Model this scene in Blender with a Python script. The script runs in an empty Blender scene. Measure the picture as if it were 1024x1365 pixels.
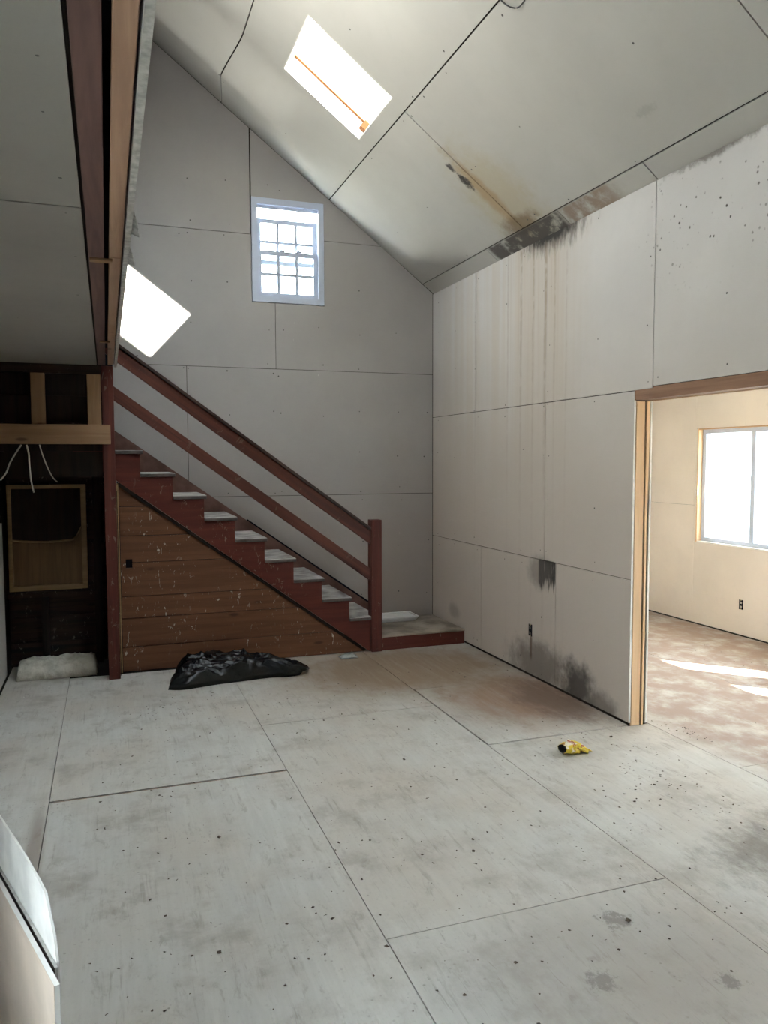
import bpy, bmesh, math, random
from mathutils import Vector, Matrix, noise as mn
random.seed(7)
S = bpy.context.scene
C = S.collection
# ------------------------------------------------------------------ camera
CAMH = 1.7419; F = 1042.05; YAW = 19.512; PITCH = -3.792; ROLL = -0.165
cd = bpy.data.cameras.new('camera'); cam = bpy.data.objects.new('camera', cd); C.objects.link(cam)
cd.sensor_fit = 'HORIZONTAL'; cd.sensor_width = 36.0; cd.lens = F * 36.0 / 1024.0
cd.clip_start = 0.02; cd.clip_end = 500
_y, _p, _r = (math.radians(a) for a in (YAW, PITCH, ROLL))
_fw = Vector((math.sin(_y) * math.cos(_p), math.cos(_y) * math.cos(_p), math.sin(_p)))
_rt = Vector((math.cos(_y), -math.sin(_y), 0)); _up = _rt.cross(_fw)
_rt2 = math.cos(_r) * _rt + math.sin(_r) * _up; _up2 = -math.sin(_r) * _rt + math.cos(_r) * _up
M = Matrix((( _rt2.x, _up2.x, -_fw.x, 0), (_rt2.y, _up2.y, -_fw.y, 0), (_rt2.z, _up2.z, -_fw.z, CAMH), (0, 0, 0, 1)))
cam.matrix_world = M
S.camera = cam
# ------------------------------------------------------------------ world, sun, exposure
w = bpy.data.worlds.new('world'); S.world = w; w.use_nodes = True
bg = w.node_tree.nodes['Background']; bg.inputs[0].default_value = (0.86, 0.94, 1.0, 1); bg.inputs[1].default_value = 12.0
sl = bpy.data.lights.new('sun', 'SUN'); sl.energy = 62.0; sl.angle = math.radians(0.6); sl.color = (1.0, 0.94, 0.86)
sun = bpy.data.objects.new('sun', sl); C.objects.link(sun)
SUND = Vector((-0.924, 1.0, -1.01)).normalized()
sun.rotation_euler = SUND.to_track_quat('-Z', 'Y').to_euler(); sun.location = (12, -10, 14)
vs = S.view_settings
vs.view_transform = 'Standard'; vs.look = 'None'; vs.gamma = 1.0; vs.use_curve_mapping = False; vs.exposure = 1.5
# ------------------------------------------------------------------ node helpers
class G:
    def __init__(s, name, rough=0.85, spec=0.25):
        s.m = bpy.data.materials.new(name); s.m.use_nodes = True; s.nt = s.m.node_tree
        s.b = s.nt.nodes['Principled BSDF']; s.b.inputs['Roughness'].default_value = rough
        s.b.inputs['Specular IOR Level'].default_value = spec
        s._p = None; s._o = None
    def n(s, t): return s.nt.nodes.new(t)
    def set(s, sock, v):
        if isinstance(v, bpy.types.NodeSocket): s.nt.links.new(v, sock)
        else:
            if hasattr(sock, 'default_value') and sock.type == 'RGBA' and len(v) == 3: v = (*v, 1)
            sock.default_value = v
    def math(s, op, a, b=0.0, clamp=False):
        k = s.n('ShaderNodeMath'); k.operation = op; k.use_clamp = clamp
        s.set(k.inputs[0], a); s.set(k.inputs[1], b); return k.outputs[0]
    def add(s, a, b): return s.math('ADD', a, b)
    def mul(s, *a):
        r = a[0]
        for q in a[1:]: r = s.math('MULTIPLY', r, q)
        return r
    def mx(s, *a):
        r = a[0]
        for q in a[1:]: r = s.math('MAXIMUM', r, q)
        return r
    def inv(s, a): return s.math('SUBTRACT', 1.0, a, True)
    def ss(s, v, a, b, o0=0.0, o1=1.0):
        k = s.n('ShaderNodeMapRange'); k.interpolation_type = 'SMOOTHSTEP'
        if a > b: a, b, o0, o1 = b, a, o1, o0
        s.set(k.inputs[0], v)
        for i, q in enumerate((a, b, o0, o1)): k.inputs[i + 1].default_value = q
        return k.outputs[0]
    def band(s, v, a, b, w): return s.mul(s.ss(v, a - w, a + w), s.ss(v, b + w, b - w))
    def pos(s):
        if s._p is None:
            g = s.n('ShaderNodeNewGeometry'); q = s.n('ShaderNodeSeparateXYZ'); s.nt.links.new(g.outputs['Position'], q.inputs[0])
            s._p = (g.outputs['Position'], q.outputs[0], q.outputs[1], q.outputs[2])
        return s._p
    def obj(s):
        if s._o is None:
            t = s.n('ShaderNodeTexCoord'); i = s.n('ShaderNodeObjectInfo'); a = s.n('ShaderNodeVectorMath'); a.operation = 'ADD'
            sc = s.n('ShaderNodeVectorMath'); sc.operation = 'SCALE'
            cb = s.n('ShaderNodeCombineXYZ')
            for k in range(3): s.nt.links.new(i.outputs['Random'], cb.inputs[k])
            s.nt.links.new(cb.outputs[0], sc.inputs[0]); sc.inputs['Scale'].default_value = 37.0
            s.nt.links.new(t.outputs['Object'], a.inputs[0]); s.nt.links.new(sc.outputs[0], a.inputs[1])
            s._o = (a.outputs[0], i.outputs['Random'])
        return s._o
    def noise(s, vec, scale=(1, 1, 1), detail=3.0, rough=0.55, dist=0.0):
        m = s.n('ShaderNodeMapping'); s.set(m.inputs[0], vec); m.inputs['Scale'].default_value = scale
        k = s.n('ShaderNodeTexNoise'); s.nt.links.new(m.outputs[0], k.inputs['Vector'])
        k.inputs['Scale'].default_value = 1.0; k.inputs['Detail'].default_value = detail; k.inputs['Roughness'].default_value = rough
        k.inputs['Distortion'].default_value = dist
        return k.outputs[0]
    def vor(s, vec, scale, rnd=1.0):
        m = s.n('ShaderNodeMapping'); s.set(m.inputs[0], vec); m.inputs['Scale'].default_value = scale
        k = s.n('ShaderNodeTexVoronoi'); s.nt.links.new(m.outputs[0], k.inputs['Vector']); k.inputs['Scale'].default_value = 1.0
        k.inputs['Randomness'].default_value = rnd
        return k.outputs['Distance']
    def mix(s, f, a, b, bl='MIX'):
        k = s.n('ShaderNodeMix'); k.data_type = 'RGBA'; k.blend_type = bl
        s.set(k.inputs[0], f); s.set(k.inputs[6], a); s.set(k.inputs[7], b); return k.outputs[2]
    def blob(s, u, v, cu, cv, ru, rv, n=None, amp=0.9):
        """soft ellipse, its rim broken up by a noise"""
        a = s.mul(s.add(u, -cu), 1.0 / ru); b = s.mul(s.add(v, -cv), 1.0 / rv)
        d = s.math('SQRT', s.add(s.mul(a, a), s.mul(b, b)))
        if n is not None: d = s.add(d, s.mul(s.add(n, -0.5), amp * 2))
        return s.ss(d, 1.15, 0.35)
    def out(s, col, bump=None, strength=0.2, dist=0.01, rough=None):
        s.set(s.b.inputs['Base Color'], col)
        if rough is not None: s.set(s.b.inputs['Roughness'], rough)
        if bump is not None:
            k = s.n('ShaderNodeBump'); k.inputs['Strength'].default_value = strength; k.inputs['Distance'].default_value = dist
            s.nt.links.new(bump, k.inputs['Height']); s.nt.links.new(k.outputs[0], s.b.inputs['Normal'])
        return s.m
MAT = {}
def plain(name, col, rough=0.8, spec=0.25, var=0.12, sc=8.0):
    g = G(name, rough, spec); o, r = g.obj(); n = g.noise(o, (sc,) * 3, 4)
    c = g.mix(g.ss(n, 0.3, 0.7), tuple(x * (1 - var) for x in col), tuple(min(1, x * (1 + var)) for x in col))
    MAT[name] = g.out(c); return MAT[name]
def wood(name, col, dark, axis='x', rough=0.7, knots=True, splat=0.0, spec=0.3, sc=1.0):
    g = G(name, rough, spec); o, r = g.obj()
    s = {'x': (1.2, 22, 22), 'y': (22, 1.2, 22), 'z': (22, 22, 1.2)}[axis]; s = tuple(k * sc for k in s)
    n1 = g.noise(o, s, 5, 0.6, 0.6); n2 = g.noise(o, (1.7, 1.7, 1.7), 3)
    c = g.mix(g.ss(n1, 0.32, 0.68), dark, col)
    c = g.mix(g.mul(g.ss(n2, 0.45, 0.75), 0.45), c, dark)
    c = g.mix(g.mul(r, 0.35), c, tuple(k * 0.62 for k in col))
    if knots:
        ks = {'x': (2.3, 7, 7), 'y': (7, 2.3, 7), 'z': (7, 7, 2.3)}[axis]
        c = g.mix(g.mul(g.ss(g.vor(o, ks), 0.14, 0.05), 0.75), c, tuple(k * 0.35 for k in dark))
    if splat:
        ns = g.noise(o, (26, 26, 11), 4, 0.7, 1.0); n3 = g.noise(o, (2.2, 2.2, 1.0), 2)
        c = g.mix(g.mul(g.ss(ns, 0.61, 0.66), g.ss(n3, 0.42, 0.54), splat), c, (0.55, 0.5, 0.42))
    MAT[name] = g.out(c, n1, 0.25, 0.004); return MAT[name]
def drywall(name, col, kind=None):
    g = G(name, 0.9, 0.15); P, X, Y, Z = g.pos(); o, r = g.obj()
    n0 = g.noise(P, (0.9, 0.9, 0.9), 4); n1 = g.noise(P, (14, 14, 14), 3)
    c = g.mix(g.ss(n0, 0.3, 0.7), tuple(k * 0.93 for k in col), tuple(k * 1.05 for k in col))
    c = g.mix(g.mul(g.ss(n1, 0.5, 0.8), 0.10), c, tuple(k * 0.75 for k in col))
    c = g.mix(g.mul(r, 0.16), c, tuple(k * 0.8 for k in col))
    nb = g.noise(P, (9, 9, 9), 5, 0.65); nf = g.noise(P, (38, 38, 38), 3, 0.6)
    tan = (0.36, 0.26, 0.15); blk = (0.035, 0.033, 0.032); gry = (0.13, 0.115, 0.10)
    if kind == 'right':
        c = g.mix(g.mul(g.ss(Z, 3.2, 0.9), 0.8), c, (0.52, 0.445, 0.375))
        # run marks below the leaking eave
        st = g.noise(P, (1, 5, 0.15), 4, 0.55); st2 = g.noise(P, (1, 34, 0.3), 3, 0.6)
        wide = g.mul(g.band(Y, 4.75, 7.1, 0.35), g.ss(Z, 0.9, 2.9))
        c = g.mix(g.mul(wide, g.ss(st, 0.25, 0.70), 0.62), c, (0.47, 0.395, 0.31))
        core = g.mul(g.band(Y, 5.0, 6.0, 0.18), g.ss(Z, 1.5, 3.35))
        c = g.mix(g.mul(core, g.ss(st2, 0.48, 0.75), 0.30), c, (0.36, 0.28, 0.2))
        for yy, ww, aa in ((5.27, 0.016, 0.6), (5.45, 0.014, 0.4), (5.64, 0.016, 0.42), (5.86, 0.012, 0.3), (5.14, 0.012, 0.3), (4.98, 0.010, 0.25), (6.47, 0.012, 0.3)):
            yw = g.add(Y, g.mul(g.add(g.noise(P, (1, 1, 2.2), 2), -0.5), 0.03))
            c = g.mix(g.mul(g.band(yw, yy - ww, yy + ww, ww), g.ss(Z, 1.0, 3.3, 0.15, 1.0), g.ss(n1, 0.2, 0.6), aa), c, (0.24, 0.17, 0.11))
        top = g.mul(g.blob(Y, Z, 5.15, 3.42, 0.48, 0.15, g.noise(P, (1, 22, 6), 5, 0.7), 0.9), 0.8)
        c = g.mix(top, c, gry)
        c = g.mix(g.mul(g.blob(Y, Z, 5.2, 3.42, 0.4, 0.07, g.noise(P, (1, 26, 12), 5, 0.7), 0.8), 0.9), c, blk)
        c = g.mix(g.mul(g.blob(Y, Z, 3.52, 3.43, 0.45, 0.05, g.noise(P, (1, 14, 14), 5, 0.7), 0.9), 0.8), c, gry)
        # specks of mould to the right of the eave
        vsx = g.vor(P, (24, 24, 24)); msk = g.mul(g.blob(Y, Z, 3.55, 3.1, 0.7, 0.42, nb, 0.35), g.ss(nb, 0.48, 0.58))
        c = g.mix(g.mul(g.ss(g.add(vsx, g.mul(nf, 0.35)), 0.42, 0.28), msk), c, (0.08, 0.07, 0.06))
        # black square below the seam
        sq = g.mul(g.band(Y, 5.085, 5.33, 0.012), g.ss(g.add(Z, g.mul(g.add(g.noise(P, (1, 30, 3), 3), -0.5), 0.28)), 0.74, 0.80))
        sq = g.mul(sq, g.ss(Z, 0.975, 0.962))
        c = g.mix(g.mul(sq, g.ss(g.noise(P, (1, 42, 7), 4, 0.7), 0.15, 0.48), 0.97), c, blk)
        c = g.mix(g.mul(g.blob(Y, Z, 5.3, 0.86, 0.22, 0.16, nb, 0.5), 0.55), c, gry)
        # mould along the floor
        c = g.mix(g.mul(g.blob(Y, Z, 5.32, 0.12, 0.52, 0.25, nb, 0.55), 0.72), c, gry)
        c = g.mix(g.mul(g.blob(Y, Z, 4.78, 0.10, 0.24, 0.22, nb, 0.55), 0.85), c, blk)
        c = g.mix(g.mul(g.blob(Y, Z, 4.5, 0.04, 0.25, 0.13, nb, 0.5), 0.7), c, gry)
        c = g.mix(g.mul(g.band(Y, 5.42, 5.455, 0.012), g.band(Z, 0.15, 0.34, 0.03), 0.8), c, (0.12, 0.08, 0.06))
        c = g.mix(g.mul(g.blob(Y, Z, 6.9, 0.27, 0.16, 0.1, nb, 0.5), 0.35), c, gry)
    if kind == 'ceil':
        y1 = g.add(Y, g.mul(g.add(nb, -0.5), 0.25))
        halo = g.mul(g.blob(X, Y, 2.85, 5.35, 0.5, 0.42, nb, 0.5), 0.62)
        c = g.mix(halo, c, (0.42, 0.36, 0.24))
        line = g.mul(g.blob(X, Y, 2.75, 5.44, 0.42, 0.10, nb, 0.5), 0.8)
        c = g.mix(line, c, tan)
        c = g.mix(g.blob(X, Y, 2.62, 5.52, 0.075, 0.05, g.noise(P, (26, 26, 26), 5, 0.75), 1.3), c, (0.07, 0.065, 0.06))
        c = g.mix(g.blob(X, Y, 2.50, 5.53, 0.045, 0.03, g.noise(P, (26, 26, 26), 5, 0.75), 1.3), c, (0.09, 0.085, 0.08))
        c = g.mix(g.mul(g.blob(X, Y, 3.03, 5.4, 0.09, 0.28, nb, 0.6), 0.8), c, (0.18, 0.13, 0.08))
        strip = g.ss(X, 3.06, 3.075)
        mo = g.mul(strip, g.band(Y, 4.97, 6.02, 0.03), g.ss(nb, 0.24, 0.52))
        c = g.mix(g.mul(strip, g.band(Y, 4.35, 4.97, 0.12), g.ss(nb, 0.3, 0.6), 0.85), c, (0.26, 0.19, 0.14))
        c = g.mix(g.mul(mo, 0.93), c, (0.075, 0.068, 0.062))
        c = g.mix(g.mul(strip, g.band(Y, 6.02, 7.4, 0.05), 0.35), c, (0.36, 0.33, 0.29))
        c = g.mix(g.mul(g.blob(X, Y, 2.86, 3.72, 0.03, 0.09, nf, 0.9), 0.18), c, gry)
    if kind == 'back':
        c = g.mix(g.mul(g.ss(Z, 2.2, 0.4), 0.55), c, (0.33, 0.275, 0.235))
        c = g.mix(g.mul(g.ss(g.noise(P, (40, 1, 6), 3, 0.6, 2.0), 0.74, 0.77), g.ss(n0, 0.45, 0.6), 0.6), c, (0.85, 0.83, 0.8))
    MAT[name] = g.out(c, n1, 0.06, 0.004); return MAT[name]
def floor_mat(name, col, warm):
    g = G(name, 0.75, 0.3); P, X, Y, Z = g.pos(); o, r = g.obj()
    n0 = g.noise(P, (1.1, 0.8, 1), 4); ng = g.noise(o, (26, 2.2, 20), 5, 0.65, 0.5); nf = g.noise(P, (55, 30, 40), 4, 0.7)
    nb = g.noise(P, (5, 4, 5), 5, 0.65)
    c = g.mix(g.ss(ng, 0.25, 0.75), tuple(k * 0.90 for k in col), tuple(k * 1.04 for k in col))
    c = g.mix(g.mul(g.ss(n0, 0.35, 0.70), 0.7), c, warm)
    c = g.mix(g.mul(r, 0.22), c, tuple(k * 0.78 for k in col))
    c = g.mix(g.mul(g.ss(nb, 0.45, 0.75), 0.35), c, tuple(k * 0.62 for k in warm))
    c = g.mix(g.mul(g.ss(nf, 0.55, 0.72), 0.28), c, tuple(k * 0.55 for k in col))
    c = g.mix(g.mul(g.ss(g.noise(o, (45, 2.0, 45), 3, 0.6), 0.60, 0.70), g.ss(nb, 0.4, 0.6), 0.4), c, tuple(k * 0.5 for k in warm))
    c = g.mix(g.mul(g.ss(g.noise(o, (12, 1.2, 12), 4, 0.7), 0.58, 0.70), 0.3), c, (0.62, 0.61, 0.57))
    c = g.mix(g.mul(g.ss(g.noise(P, (17, 5, 17), 5, 0.7, 0.6), 0.55, 0.72), 0.5), c, tuple(k * 0.55 for k in warm))
    sp = g.mul(g.ss(g.vor(P, (34, 34, 34)), 0.22, 0.10), g.ss(g.noise(P, (3.2, 3.2, 3.2), 4, 0.7), 0.50, 0.66))
    c = g.mix(g.mul(sp, 0.55), c, (0.14, 0.125, 0.11))
    scr = g.ss(g.noise(o, (70, 5, 70), 4, 0.7, 0.8), 0.62, 0.70)
    c = g.mix(g.mul(scr, g.ss(g.noise(P, (2.1, 2.1, 2.1), 3), 0.46, 0.62), 0.45), c, (0.22, 0.19, 0.165))
    c = g.mix(g.mul(g.ss(g.noise(P, (2.6, 2.0, 2.6), 6, 0.72), 0.50, 0.68), 0.45), c, (0.30, 0.265, 0.225))
    # damp, rusty and sooty stains on the boards
    c = g.mix(g.mul(g.blob(X, Y, 2.85, 5.0, 0.75, 0.75, nb, 0.45), g.ss(ng, 0.2, 0.6, 0.65, 1.0), 0.9), c, (0.31, 0.20, 0.135))
    c = g.mix(g.mul(g.blob(X, Y, 3.0, 4.85, 0.3, 0.65, g.noise(P, (6, 3, 5), 6, 0.75), 0.8), 0.75), c, (0.15, 0.10, 0.075))
    c = g.mix(g.mul(g.blob(X, Y, 2.3, 6.05, 1.3, 0.95, nb, 0.4), g.ss(ng, 0.15, 0.6, 0.75, 1.0), 0.95), c, (0.25, 0.18, 0.12))
    c = g.mix(g.mul(g.blob(X, Y, 3.0, 2.55, 0.62, 0.40, g.noise(P, (7, 4, 5), 6, 0.75), 1.0), 0.72), c, (0.16, 0.145, 0.13))
    for bx_, by_, br_ in ((1.78, 2.40, 0.06), (1.52, 2.12, 0.055), (1.92, 1.98, 0.045)):
        c = g.mix(g.mul(g.blob(X, Y, bx_, by_, br_, br_, g.noise(P, (34, 26, 26), 5, 0.75), 2.2), 0.6), c, (0.10, 0.095, 0.09))
    c = g.mix(g.mul(g.blob(X, Y, 1.6, 2.15, 0.75, 0.45, nb, 0.5), 0.40), c, (0.27, 0.24, 0.21))
    c = g.mix(g.mul(g.blob(X, Y, -0.35, 3.7, 0.05, 0.6, nb, 0.5), 0.6), c, (0.24, 0.18, 0.14))
    c = g.mix(g.mul(g.ss(X, 3.25, 3.6), g.ss(nb, 0.25, 0.6), 0.9), c, (0.33, 0.235, 0.185))
    MAT[name] = g.out(c, ng, 0.12, 0.004, None); return MAT[name]
DW = (0.56, 0.55, 0.54)
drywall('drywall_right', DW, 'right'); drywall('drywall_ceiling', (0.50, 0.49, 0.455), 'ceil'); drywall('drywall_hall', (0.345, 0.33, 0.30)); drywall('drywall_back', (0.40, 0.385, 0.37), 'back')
drywall('drywall_plain', DW); drywall('drywall_warm_lit', (0.77, 0.70, 0.62))  # side room drywall has warm sun bounce painted into its colour
plain('gypsum', (0.78, 0.77, 0.73), 0.9, 0.1); plain('kraft', (0.62, 0.52, 0.43), 0.85, 0.15, 0.08, 5)
plain('grey_paper', (0.46, 0.45, 0.43), 0.9, 0.1, 0.25, 30)
floor_mat('plywood_floor', (0.56, 0.555, 0.525), (0.50, 0.44, 0.37))
plain('recess', (0.03, 0.025, 0.02), 0.9, 0.1); plain('void', (0.012, 0.012, 0.018), 0.95, 0.05)
wood('pine_z', (0.86, 0.60, 0.37), (0.74, 0.49, 0.28), 'z', sc=1.4); wood('pine_y', (0.60, 0.40, 0.24), (0.46, 0.28, 0.15), 'y'); wood('pine_x', (0.40, 0.25, 0.145), (0.31, 0.185, 0.10), 'x')
wood('amber', (0.20, 0.075, 0.02), (0.16, 0.06, 0.016), 'x', 0.8, False)
wood('old_header_y', (0.34, 0.20, 0.13), (0.22, 0.12, 0.075), 'y')
wood('stud_z', (0.42, 0.27, 0.15), (0.33, 0.20, 0.11), 'z')
wood('red_x', (0.135, 0.031, 0.021), (0.085, 0.020, 0.014), 'x', 0.6, False, 0.25)
wood('red_z', (0.130, 0.034, 0.024), (0.072, 0.020, 0.015), 'z', 0.6, False, 0.2)
wood('rail_x', (0.130, 0.040, 0.027), (0.066, 0.021, 0.015), 'x', 0.5, False, 0.12)
wood('cap_x', (0.055, 0.026, 0.020), (0.022, 0.012, 0.010), 'x', 0.45, False)
wood('board_x', (0.190, 0.085, 0.045), (0.125, 0.054, 0.028), 'x', 0.65, True, 0.9)
wood('brown_y', (0.20, 0.115, 0.10), (0.125, 0.075, 0.068), 'y', 0.75, False)
wood('plate_y', (0.58, 0.37, 0.25), (0.42, 0.26, 0.18), 'y', 0.8)
wood('dark_x', (0.055, 0.033, 0.022), (0.010, 0.008, 0.008), 'x', 0.85, True, 0.35); wood('dark_z', (0.030, 0.020, 0.015), (0.010, 0.008, 0.007), 'z', 0.85, False)
wood('frame_wood', (0.42, 0.28, 0.14), (0.28, 0.18, 0.09), 'x', 0.8, False); wood('frame_board', (0.24, 0.145, 0.07), (0.15, 0.09, 0.045), 'z', 0.8, False)
plain('tread_dust', (0.40, 0.39, 0.38), 0.85, 0.2, 0.35, 7); plain('tread_side', (0.10, 0.085, 0.08), 0.8, 0.2, 0.3, 9); plain('skirt', (0.15, 0.085, 0.07), 0.8, 0.2, 0.3, 6); plain('landing_ply', (0.27, 0.235, 0.195), 0.8, 0.2, 0.35, 5)
plain('vinyl', (0.52, 0.58, 0.70), 0.4, 0.4, 0.03); plain('white_plastic', (0.85, 0.85, 0.84), 0.4, 0.4, 0.05)
plain('screw', (0.10, 0.095, 0.09), 0.7); plain('mud', (0.70, 0.69, 0.66), 0.9)
plain('cable', (0.62, 0.58, 0.50), 0.6); plain('metal_box', (0.05, 0.05, 0.055), 0.5, 0.5); plain('brass', (0.45, 0.38, 0.2), 0.5, 0.5)
plain('outside_ground', (0.34, 0.33, 0.28), 0.95, 0.1); plain('siding', (0.55, 0.62, 0.68), 0.8); plain('shingle', (0.16, 0.16, 0.17), 0.9)
plain('debris', (0.085, 0.065, 0.05), 0.9, 0.1, 0.5, 40); plain('plaster_bit', (0.65, 0.63, 0.58), 0.9)
g = G('glass', 0.03); k1 = g.n('ShaderNodeBsdfTransparent'); k1.inputs[0].default_value = (0.96, 0.98, 0.98, 1)
k2 = g.n('ShaderNodeBsdfGlossy'); k2.inputs['Roughness'].default_value = 0.02
mxs = g.n('ShaderNodeMixShader'); mxs.inputs[0].default_value = 0.05
g.nt.links.new(k1.outputs[0], mxs.inputs[1]); g.nt.links.new(k2.outputs[0], mxs.inputs[2])
g.nt.links.new(mxs.outputs[0], g.nt.nodes['Material Output'].inputs[0]); MAT['glass'] = g.m
g = G('black_plastic', 0.22, 0.35); P, X, Y, Z = g.pos(); MAT['black_plastic'] = g.out((0.004, 0.005, 0.007), g.noise(P, (24, 30, 30), 4, 0.6, 1.0), 0.3, 0.012)
g = G('clear_plastic', 0.15, 0.5); g.b.inputs['Transmission Weight'].default_value = 0.6; MAT['clear_plastic'] = g.out((0.75, 0.78, 0.76))
g = G('fibreglass', 0.95, 0.05); P, X, Y, Z = g.pos(); n = g.noise(P, (9, 9, 9), 5, 0.7)
c = g.mix(g.ss(n, 0.35, 0.65), (0.60, 0.59, 0.52), (0.85, 0.84, 0.77)); c = g.mix(g.mul(g.ss(X, -0.5, -0.15), 0.7), c, (0.30, 0.26, 0.17))
MAT['fibreglass'] = g.out(c, n, 0.8, 0.03)
g = G('chip_print', 0.35, 0.5); o, r = g.obj(); n = g.noise(o, (22, 22, 22), 2); n2 = g.noise(o, (30, 26, 30), 2, 0.5, 0.5)
c = g.mix(g.ss(n, 0.53, 0.57), (0.80, 0.62, 0.06), (0.85, 0.80, 0.66)); c = g.mix(g.ss(n2, 0.60, 0.64), c, (0.42, 0.10, 0.05)); MAT['chip_print'] = g.out(c)
plain('dull_plastic', (0.12, 0.115, 0.10), 0.6, 0.3)
plain('foil', (0.05, 0.045, 0.04), 0.4, 0.5)
# ------------------------------------------------------------------ mesh helpers
def link(name, verts, faces, mat, parent=None, smooth=False, origin=None, bevel=0.0, rot=None):
    bm = bmesh.new(); vv = [bm.verts.new(v) for v in verts]
    for f in faces:
        try: bm.faces.new([vv[i] for i in f])
        except ValueError: pass
    bmesh.ops.recalc_face_normals(bm, faces=bm.faces)
    if bevel: bmesh.ops.bevel(bm, geom=bm.edges[:], offset=bevel, segments=1, affect='EDGES', profile=0.5)
    if origin is None:
        xs = [v.co for v in bm.verts]
        lo = Vector([min(p[i] for p in xs) for i in range(3)]); hi = Vector([max(p[i] for p in xs) for i in range(3)])
        origin = Vector(((lo.x + hi.x) / 2, (lo.y + hi.y) / 2, lo.z)) if rot is None else Vector((0, 0, 0))
    origin = Vector(origin)
    if rot is None: bmesh.ops.translate(bm, vec=-origin, verts=bm.verts)
    me = bpy.data.meshes.new(name); bm.to_mesh(me); bm.free()
    if smooth:
        for p in me.polygons: p.use_smooth = True
    me.materials.append(MAT[mat]); o = bpy.data.objects.new(name, me); C.objects.link(o)
    o.location = origin
    if rot is not None: o.rotation_euler = rot
    if parent is not None:
        o.parent = parent; o.location = origin - world_loc(parent)
    return o
def world_loc(o):
    l = Vector(o.location)
    while o.parent is not None: o = o.parent; l += Vector(o.location)
    return l
BF = [(0, 1, 2, 3), (4, 5, 6, 7), (0, 1, 5, 4), (1, 2, 6, 5), (2, 3, 7, 6), (3, 0, 4, 7)]
def bverts(x0, x1, y0, y1, z0, z1):
    return [(x0, y0, z0), (x1, y0, z0), (x1, y1, z0), (x0, y1, z0), (x0, y0, z1), (x1, y0, z1), (x1, y1, z1), (x0, y1, z1)]
def box(name, x0, x1, y0, y1, z0, z1, mat, parent=None, bevel=0.0):
    return link(name, bverts(x0, x1, y0, y1, z0, z1), BF, mat, parent, bevel=bevel)
def boxes(name, lst, mat, parent=None):
    v = []; f = []
    for b in lst:
        n = len(v); v += bverts(*b); f += [tuple(i + n for i in q) for q in BF]
    return link(name, v, f, mat, parent)
def inset(pts, d):
    n = len(pts); area = sum(pts[i][0] * pts[(i + 1) % n][1] - pts[(i + 1) % n][0] * pts[i][1] for i in range(n))
    if area < 0: pts = pts[::-1]
    out = []
    for i in range(n):
        p0, p1, p2 = (Vector(pts[(i + k - 1) % n]) for k in range(3))
        e1 = (p1 - p0).normalized(); e2 = (p2 - p1).normalized()
        n1 = Vector((-e1.y, e1.x)); n2 = Vector((-e2.y, e2.x)); k = 1 + n1.dot(n2)
        out.append(tuple(p1 + (n1 + n2) * (d / max(k, 0.2))))
    return out
def prism(name, pts, ax, a, b, mat, parent=None, gap=0.0, bevel=0.0):
    """extrude a 2-D outline between a and b along axis ax (x: pts are y,z; y: x,z; z: x,y)"""
    if gap: pts = inset(pts, gap)
    fn = {'x': lambda p, t: (t, p[0], p[1]), 'y': lambda p, t: (p[0], t, p[1]), 'z': lambda p, t: (p[0], p[1], t)}[ax]
    n = len(pts); v = [fn(p, a) for p in pts] + [fn(p, b) for p in pts]
    f = [tuple(range(n)), tuple(range(n, 2 * n))] + [(i, (i + 1) % n, n + (i + 1) % n, n + i) for i in range(n)]
    return link(name, v, f, mat, parent, bevel=bevel)
def rect(a0, a1, b0, b1): return [(a0, b0), (a1, b0), (a1, b1), (a0, b1)]
def holed(name, ax, a, b, outer, holes, mat, parent=None, fn=None):
    """slab with rectangular holes, closed reveals"""
    us = sorted({outer[0], outer[1]} | {h[i] for h in holes for i in (0, 1)}); vs_ = sorted({outer[2], outer[3]} | {h[i] for h in holes for i in (2, 3)})
    fn = fn or {'x': lambda u, v, t: (t, u, v), 'y': lambda u, v, t: (u, t, v), 'z': lambda u, v, t: (u, v, t)}[ax]
    nu, nv = len(us) - 1, len(vs_) - 1
    def solid(i, j):
        if not (0 <= i < nu and 0 <= j < nv): return False
        cu = (us[i] + us[i + 1]) / 2; cv = (vs_[j] + vs_[j + 1]) / 2
        return not any(h[0] < cu < h[1] and h[2] < cv < h[3] for h in holes)
    V = {}; verts = []; faces = []
    def vid(i, j, k):
        if (i, j, k) not in V: V[(i, j, k)] = len(verts); verts.append(fn(us[i], vs_[j], (a, b)[k]))
        return V[(i, j, k)]
    for i in range(nu):
        for j in range(nv):
            if not solid(i, j): continue
            for k in (0, 1): faces.append((vid(i, j, k), vid(i + 1, j, k), vid(i + 1, j + 1, k), vid(i, j + 1, k)))
            if not solid(i - 1, j): faces.append((vid(i, j, 0), vid(i, j + 1, 0), vid(i, j + 1, 1), vid(i, j, 1)))
            if not solid(i + 1, j): faces.append((vid(i + 1, j, 0), vid(i + 1, j + 1, 0), vid(i + 1, j + 1, 1), vid(i + 1, j, 1)))
            if not solid(i, j - 1): faces.append((vid(i, j, 0), vid(i + 1, j, 0), vid(i + 1, j, 1), vid(i, j, 1)))
            if not solid(i, j + 1): faces.append((vid(i, j + 1, 0), vid(i + 1, j + 1, 0), vid(i + 1, j + 1, 1), vid(i, j + 1, 1)))
    return link(name, verts, faces, mat, parent)
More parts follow.
